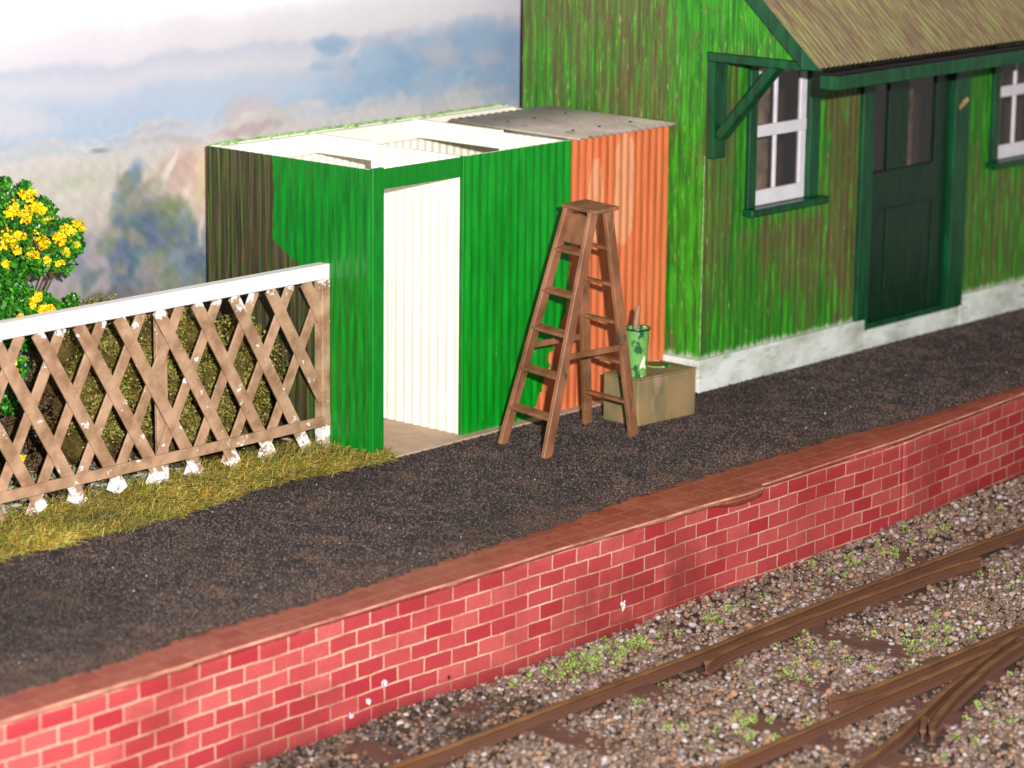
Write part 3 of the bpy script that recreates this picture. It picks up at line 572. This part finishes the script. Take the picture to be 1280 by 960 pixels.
x=rng.uniform(-4.6,6.2,N); y=rng.uniform(-5.6,-2.27,N); r=rng.uniform(.010,.026,N)*np.where(rng.random(N)<.12,1.35,1)
bed=np.vectorize(bedz)(x,y)
keep=np.ones(N,bool); dr=np.full(N,9.)
for pl in (RA,RB,RC,RD,RE,RF): dr=np.minimum(dr,polydist(x,y,pl))
keep&=dr>.045+r*.6
keep&=(rng.random(N)<np.clip((dr-.02)/.12,.12,1))
def lown(x,y,s,seed):
    rr=np.random.default_rng(seed); o=0
    for k in range(8):
        a=rr.uniform(0,6.28); o=o+np.sin((x*np.cos(a)+y*np.sin(a))*s*rr.uniform(.6,1.8)+rr.uniform(0,7))
    return o/4
nz=lown(x,y,5,3)
for sx in SLP:
    on=(np.abs(x-sx)<.125)&(y<-2.58); ex=lown(x*0+sx*3,y,2.6,5)+.4*lown(x,y,9,8)
    keep&=~(on&((ex>.62)|((sx==-2.95)&(y>-3.1))|((dr<.13)&(ex>-.2)))&(rng.random(N)<.86))
x,y,r,bed,dr,nz=[a[keep] for a in (x,y,r,bed,dr,nz)]; N=len(x)
pal=PAL([(138,122,116),(160,146,144),(110,90,76),(146,110,82),(88,70,58),(58,50,46),(122,100,86),(184,174,174),(164,122,96),(100,80,66)])
pr=np.array([.13,.09,.15,.11,.15,.12,.12,.05,.04,.10]); pr/=pr.sum(); ci=rng.choice(len(pal),N,p=pr); C=pal[ci].copy()
C[:,:3]=C[:,:3]*.66+np.array(lin(120,100,88)[:3])*.34; C[:,:3]*=rng.uniform(.85,1.25,(N,1))
k=np.clip(1-(dr-.03)/.16,0,1)[:,None]*rng.uniform(.4,1,(N,1)); C[:,:3]=C[:,:3]*(1-k)+np.array(lin(92,62,48)[:3])*k
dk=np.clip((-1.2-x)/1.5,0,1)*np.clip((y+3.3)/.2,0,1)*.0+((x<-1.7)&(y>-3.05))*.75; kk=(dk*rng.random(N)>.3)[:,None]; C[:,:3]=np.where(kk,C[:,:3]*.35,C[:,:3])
Rm=rng.normal(size=(N,3,3)); Rm,_=np.linalg.qr(Rm); sq=rng.uniform(.55,1.15,(N,1,3))
base=ico[None]*rng.uniform(.78,1.2,(N,12,1))*sq; V=np.einsum('nij,nkj->nki',Rm,base)*r[:,None,None]; V[:,:,2]*=.8
V+=np.stack([x,y,bed+r*rng.uniform(.1,.9,N)],-1)[:,None,:]
Fc=(icf[None]+12*np.arange(N)[:,None,None]).reshape(-1,3)
o=numpy_mesh('ballast',V.reshape(-1,3),Fc,np.repeat(C,12,0),'attr'); tag(o,'loose grey and tan ballast stones spread between and beside the rails','ballast',kind='stuff')

# small leafy card scatter
def leaves(centers,size,cols,up=.3,asp=.6,jit=.3):
    n=len(centers); d=rng.normal(size=(n,3)); d/=np.linalg.norm(d,axis=1)[:,None]; e=rng.normal(size=(n,3)); e=np.cross(d,e); e/=np.linalg.norm(e,axis=1)[:,None]
    s=(size*rng.uniform(1-jit,1+jit,n))[:,None]; c=centers; V=np.stack([c-d*s,c+e*s*asp,c+d*s,c-e*s*asp],1)
    return V.reshape(-1,3), (np.array([[0,1,2,3]])[None]+4*np.arange(n)[:,None,None]).reshape(-1,4), np.repeat(cols,4,0)
def cluster(cs,rs,n):
    idx=rng.integers(0,len(cs),n); d=rng.normal(size=(n,3)); d/=np.linalg.norm(d,axis=1)[:,None]; rr=np.array(rs)[idx]*rng.uniform(.35,1,n)**.5
    return np.array(cs)[idx]+d*rr[:,None],idx
# moss tufts
T=[]; 
spots=[(-.85,-2.60,.45,.18,60),(.2,-3.55,1.1,.5,26),(.4,-2.6,1.4,.18,16),(2.6,-2.55,1.2,.2,22),(-1.2,-3.9,.8,.5,22),(.9,-3.9,.8,.4,18),(2.8,-3.5,.8,.4,14),(-.3,-5.1,.8,.3,10),(.7,-4.85,.6,.2,10),(-.6,-2.6,.3,.1,12)]
for sx,sy,ax,ay,n in spots:
    for k in range(n): T.append((sx+rng.normal()*ax*.5,sy+rng.normal()*ay*.5))
T=[t for t in T if t[1]<-2.36]
cs=[(a,b,bedz(a,b)+.02) for a,b in T]; rs=rng.uniform(.018,.042,len(cs)); c,idx=cluster(cs,rs,len(cs)*46); c[:,2]=np.maximum(c[:,2],-.70)
pg=PAL([(130,152,70),(156,172,92),(112,134,64),(142,160,80)]); V,Fc,C=leaves(c,.0075,pg[rng.integers(0,4,len(c))],asp=.8)
o=numpy_mesh('moss',V,Fc,C,'attr'); tag(o,'lime green moss tufts scattered over the ballast','moss',kind='stuff')

# platform grit
octa=np.array([(1,0,0),(-1,0,0),(0,1,0),(0,-1,0),(0,0,1),(0,0,-1)],float); octf=np.array([(0,2,4),(2,1,4),(1,3,4),(3,0,4),(2,0,5),(1,2,5),(3,1,5),(0,3,5)])
n=150000; x=rng.uniform(-4.8,8.5,n); yi=np.interp(x,IX,IY); y=rng.uniform(-2.08,.55,n); lim=yi+.0+.03*lown(x,y,18,31)
edge=np.clip((y-lim)/.12,0,1); ok=(y>lim-.02)&(rng.random(n)<.35+.65*edge)&~((x>SX0-.02)&(x<3.1)&(y>-.11))&~((x>3.03)&(y>-.38)); x,y=x[ok],y[ok]; n=len(x)
r=rng.uniform(.0035,.0105,n)*np.where(rng.random(n)<.02,1.6,1); Rm,_=np.linalg.qr(rng.normal(size=(n,3,3)))
V=np.einsum('nij,nkj->nki',Rm,octa[None]*rng.uniform(.6,1.2,(n,6,1)))*r[:,None,None]+np.stack([x,y,.016+r*.35],-1)[:,None,:]
pg=PAL([(56,50,51),(76,68,68),(42,37,39),(94,83,79),(106,88,76),(110,98,92),(62,52,48),(180,168,160)]); ci=rng.choice(8,n,p=[.23,.19,.2,.13,.11,.039,.1,.001]); C=pg[ci].copy()
t=np.clip(.75-(y-np.interp(x,IX,IY))/.42+.35*lown(x,y,6,41),0,1)[:,None]*(rng.random((n,1))<.6); C[:,:3]=C[:,:3]*(1-t*.6)+np.array(lin(122,96,82)[:3])*t*.6
bp=np.clip(.55*lown(x,y,13,52)+.45*lown(x,y,31,53)-.05,0,.8)[:,None]; C[:,:3]=C[:,:3]*(1-bp)+np.array(lin(108,85,73)[:3])*bp
pt_=np.clip(.5*lown(x,y,2.2,51)+.3*lown(x,y,17,54),0,.5)[:,None]; C[:,:3]*=1-pt_*.6
o=numpy_mesh('platform_grit',V.reshape(-1,3),(octf[None]+6*np.arange(n)[:,None,None]).reshape(-1,3),np.repeat(C,6,0),'attr'); tag(o,'fine dark cinder grit covering the platform top','grit',kind='stuff')

# ------------------------------------------------------------------ grass strip
def gedge(x): return pw([-9,-3.4,-2.5,-1.83,-1.4,-1.0,-.6,-.14,.02],[-.07,-.07,-.10,-.09,.01,.02,-.03,-.09,.0],x)+.02*math.sin(x*13)+.015*math.sin(x*31)
n=46000; x=rng.uniform(-4.6,.03,n); ge=np.array([gedge(a) for a in x]); y=ge+(.62-ge)*rng.random(n)**1.0+rng.normal(size=n)*.018
fringe=rng.random(n)<.15; y[fringe]=ge[fringe]-np.abs(rng.normal(size=fringe.sum()))*.035
ok=~((x>SX0-.03)&(y>-.02)); x,y=x[ok],y[ok]; n=len(x)
near=rng.random(n)<np.clip(1-np.abs(y-.36)/.10,0,.5)
Lb=np.where(near,rng.uniform(.06,.16,n),rng.uniform(.04,.12,n)); az=rng.uniform(0,2*np.pi,n); lean=rng.uniform(.5,1.5,n)
dx=np.cos(az)*np.sin(lean); dyy=np.sin(az)*np.sin(lean); dz=np.cos(lean); p0=np.stack([x,y,np.full(n,.016)+rng.uniform(0,.02,n)],-1); d=np.stack([dx,dyy,dz],-1)
side=np.stack([-np.sin(az),np.cos(az),np.zeros(n)],-1)*.0019+np.array([0,0,.0008]); p1=p0+d*Lb[:,None]*.55+np.array([0,0,.006]); p2=p0+d*Lb[:,None]*np.array([1.1,1.1,.65])
V=np.stack([p0-side,p0+side,p1+side,p1-side,p2+side*.3,p2-side*.3],1).reshape(-1,3); Fc=(np.array([[0,1,2,3],[3,2,4,5]])[None]+6*np.arange(n)[:,None,None]).reshape(-1,4)
pg=PAL([(164,154,62),(188,172,78),(136,136,54),(118,128,50),(200,184,110),(100,112,50),(186,132,58),(120,100,44)]); gci=rng.integers(0,8,n); C=pg[gci]*(1+.30*lown(x,y,7,21)[:,None]*np.array([1,.9,.6,0])); C=np.repeat(np.clip(C,0,1),6,0)
o=numpy_mesh('grass',V,Fc,C,'attr'); tag(o,'straggly yellow green fibre grass along the foot of the lattice fence','grass',kind='stuff')
m=MB(); xs=np.arange(-9,.0,.03)
for a,b in zip(xs[:-1],xs[1:]): m.add([(a,gedge(a)+.01,.0195),(b,gedge(b)+.01,.0195),(b,1.77,.0195),(a,1.77,.0195)] if b<SX0-.03 else [(a,gedge(a)+.01,.0195),(b,gedge(b)+.01,.0195),(b,-.03,.0195),(a,-.03,.0195)],[(0,1,2,3)])
MT['turf']=plain('olive turf base',lin(92,80,38),.9,.1,.6,18,.7); o=m.build('verge','turf',weld=True); tag(o,None,None,kind='structure')

# ------------------------------------------------------------------ undergrowth behind fence
cs=[];rs=[]
for k in range(120):
    X_=rng.uniform(-2.05,-.30); Y_=rng.uniform(.82,1.1); top=.95+.12*math.sin(X_*3); Z_=rng.uniform(.08,top); cs.append((X_,Y_+.05*rng.normal(),Z_)); rs.append(rng.uniform(.12,.2))
for k in range(46):
    cs.append((rng.uniform(-4,-2.05),rng.uniform(.9,1.3),rng.uniform(.05,.45))); rs.append(rng.uniform(.08,.15))
hd=thing('hedge',(-1.2,1.05,.016),'olive green mossy foam hedge seen through the lattice fence','hedge')
idx=rng.integers(0,len(cs),120000); d_=rng.normal(size=(120000,3)); d_/=np.linalg.norm(d_,axis=1)[:,None]; c=np.array(cs)[idx]+d_*(np.array(rs)[idx]*rng.uniform(.78,1.06,120000))[:,None]; pg=PAL([(128,120,50),(146,138,62),(108,104,44),(118,100,52),(94,92,42),(160,150,82)]); sel=rng.integers(0,6,len(c))
bl=PAL([(82,60,40),(96,76,48)]); lowm=np.array([q[0]<-2.1 or (q[2]<.3 and q[0]<-1.3) for q in c]); Cc=pg[sel]; Cc[lowm]=bl[rng.integers(0,2,lowm.sum())]*1.0
V,Fc,C=leaves(c,.0105,Cc,asp=.6,jit=.5); numpy_mesh('foliage',V,Fc,C,'attr',hd)
MT['core']=plain('hedge foam core',lin(88,74,38),.95,.05,.5,12,.8)
for gsel in (lambda X_:X_>=-2.05,lambda X_:X_<-2.05):
    m=MB()
    for (X_,Y_,Z_),r_ in zip(cs,rs):
        if gsel(X_): m.add((ico*r_*.66*rng.uniform(.85,1.1,(12,1))+np.array([X_,Y_,Z_])).tolist(),icf.tolist())
    tag(m.build('foam_core','core',hd,smooth=True),None,None,kind='stuff')
# litter
n=2600; x=rng.uniform(-4,-1.3,n); y=rng.uniform(.52,.95,n); c=np.stack([x,y,.03+rng.uniform(0,.16,n)],-1)
pg=PAL([(150,146,120),(120,118,88),(88,82,58),(104,120,84),(170,164,140),(60,52,40)]); V,Fc,C=leaves(c,.035,pg[rng.integers(0,6,n)],asp=.3,jit=.4); o=numpy_mesh('leaf_litter',V,Fc,C,'attr'); tag(o,'dry grey green leaf litter on the ground behind the lattice fence','leaf litter',kind='stuff')

# ------------------------------------------------------------------ gorse bush
gb=thing('gorse_bush',(-2.55,1.3,.016),'dark green shrub covered in yellow blossom behind the white topped fence','bush')
def GP(px,py,d=0): # sprig positions inside the bush, metres
    return (-2.2873+ .00665*px+ .62*d*1.0*0+ .12, 1.3+d, 3.08-.0046*py- .00012*px)
GPc=[]
def onp(px,py,Yp):
    rx=(px-640)/3777.2; ry=-(py-480)/3777.2; d=F_+R_*rx+U_*ry; t=(Yp+13.8593)/d.y; return (-14.5415+d.x*t,Yp,5.066+d.z*t)
sprigs=[(30,248,16),(10,262,20),(52,268,20),(22,285,24),(75,290,20),(90,305,14),(50,305,24),(15,318,26),(72,322,18),(40,335,22),(95,285,9),(8,350,22),(25,372,20),(48,388,18),(10,395,26),(72,385,12),(92,377,8),(30,232,7),(0,240,14),(-25,260,30),(-30,310,36),(-30,370,36),(5,430,22),(30,420,14),(15,460,20),(-20,440,30),(60,395,12),(45,430,10),(10,500,14)]
cs=[];rs=[]
for px,py,r_ in sprigs:
    for k in range(3):
        Yp=1.15+rng.uniform(-.12,.16); q=onp(px+rng.normal()*r_*.3,py+rng.normal()*r_*.25,Yp); cs.append(q); rs.append(r_*.0052*rng.uniform(.7,1.05))
c,idx=cluster(cs,rs,20000); pg=PAL([(34,100,22),(62,136,28),(24,74,18),(92,160,40),(40,112,28)]); V,Fc,C=leaves(c,.018,pg[rng.integers(0,5,len(c))],asp=.55,jit=.6); numpy_mesh('foliage',V,Fc,C,'leaf',gb)
fl=[(35,246,12),(12,262,14),(30,270,12),(60,268,13),(48,262,9),(8,300,13),(25,295,10),(50,300,14),(85,292,13),(72,300,12),(92,300,9),(80,315,9),(60,325,5),(75,330,5),(20,312,8),(98,283,7),(50,372,8),(38,378,5),(62,388,7),(52,385,5),(10,410,9),(25,398,5),(-20,260,18),(-20,320,18),(15,460,8),(18,480,6),(8,330,5),(40,318,8),(22,572,7),(8,560,6)]
cs=[];rs=[]
for px,py,r_ in fl:
    for k in range(4): cs.append(onp(px+rng.normal()*r_*.45,py+rng.normal()*r_*.4,1.02+rng.uniform(-.06,.05))); rs.append(r_*.0036*rng.uniform(.6,1.1))
c,idx=cluster(cs,rs,len(cs)*24); pg=PAL([(232,200,14),(246,216,24),(214,174,10),(240,218,60)]); V,Fc,C=leaves(c,.0135,pg[rng.integers(0,4,len(c))],asp=.75,jit=.4); numpy_mesh('blossom',V,Fc,C,'attr',gb)
m=MB(); root=Vector((-2.6,1.3,.016))
for px,py,r_ in sprigs[::2]:
    e=Vector(onp(px,py,1.2)); mid=(root+e)/2+Vector((rng.normal()*.06,rng.normal()*.05,.08)); m.tube([root,root*.6+mid*.4+Vector((0,0,.05)),mid,e*.7+mid*.3,e],[.03,.016,.010,.006,.003],6)
for a,b in (((62,345),(92,316)),((40,296),(55,326)),((60,326),(66,300))): m.tube([onp(*a,1.05),onp((a[0]+b[0])/2+2,(a[1]+b[1])/2,1.03),onp(*b,1.05)],.008,6)
m.build('branches','bark',gb,smooth=True)
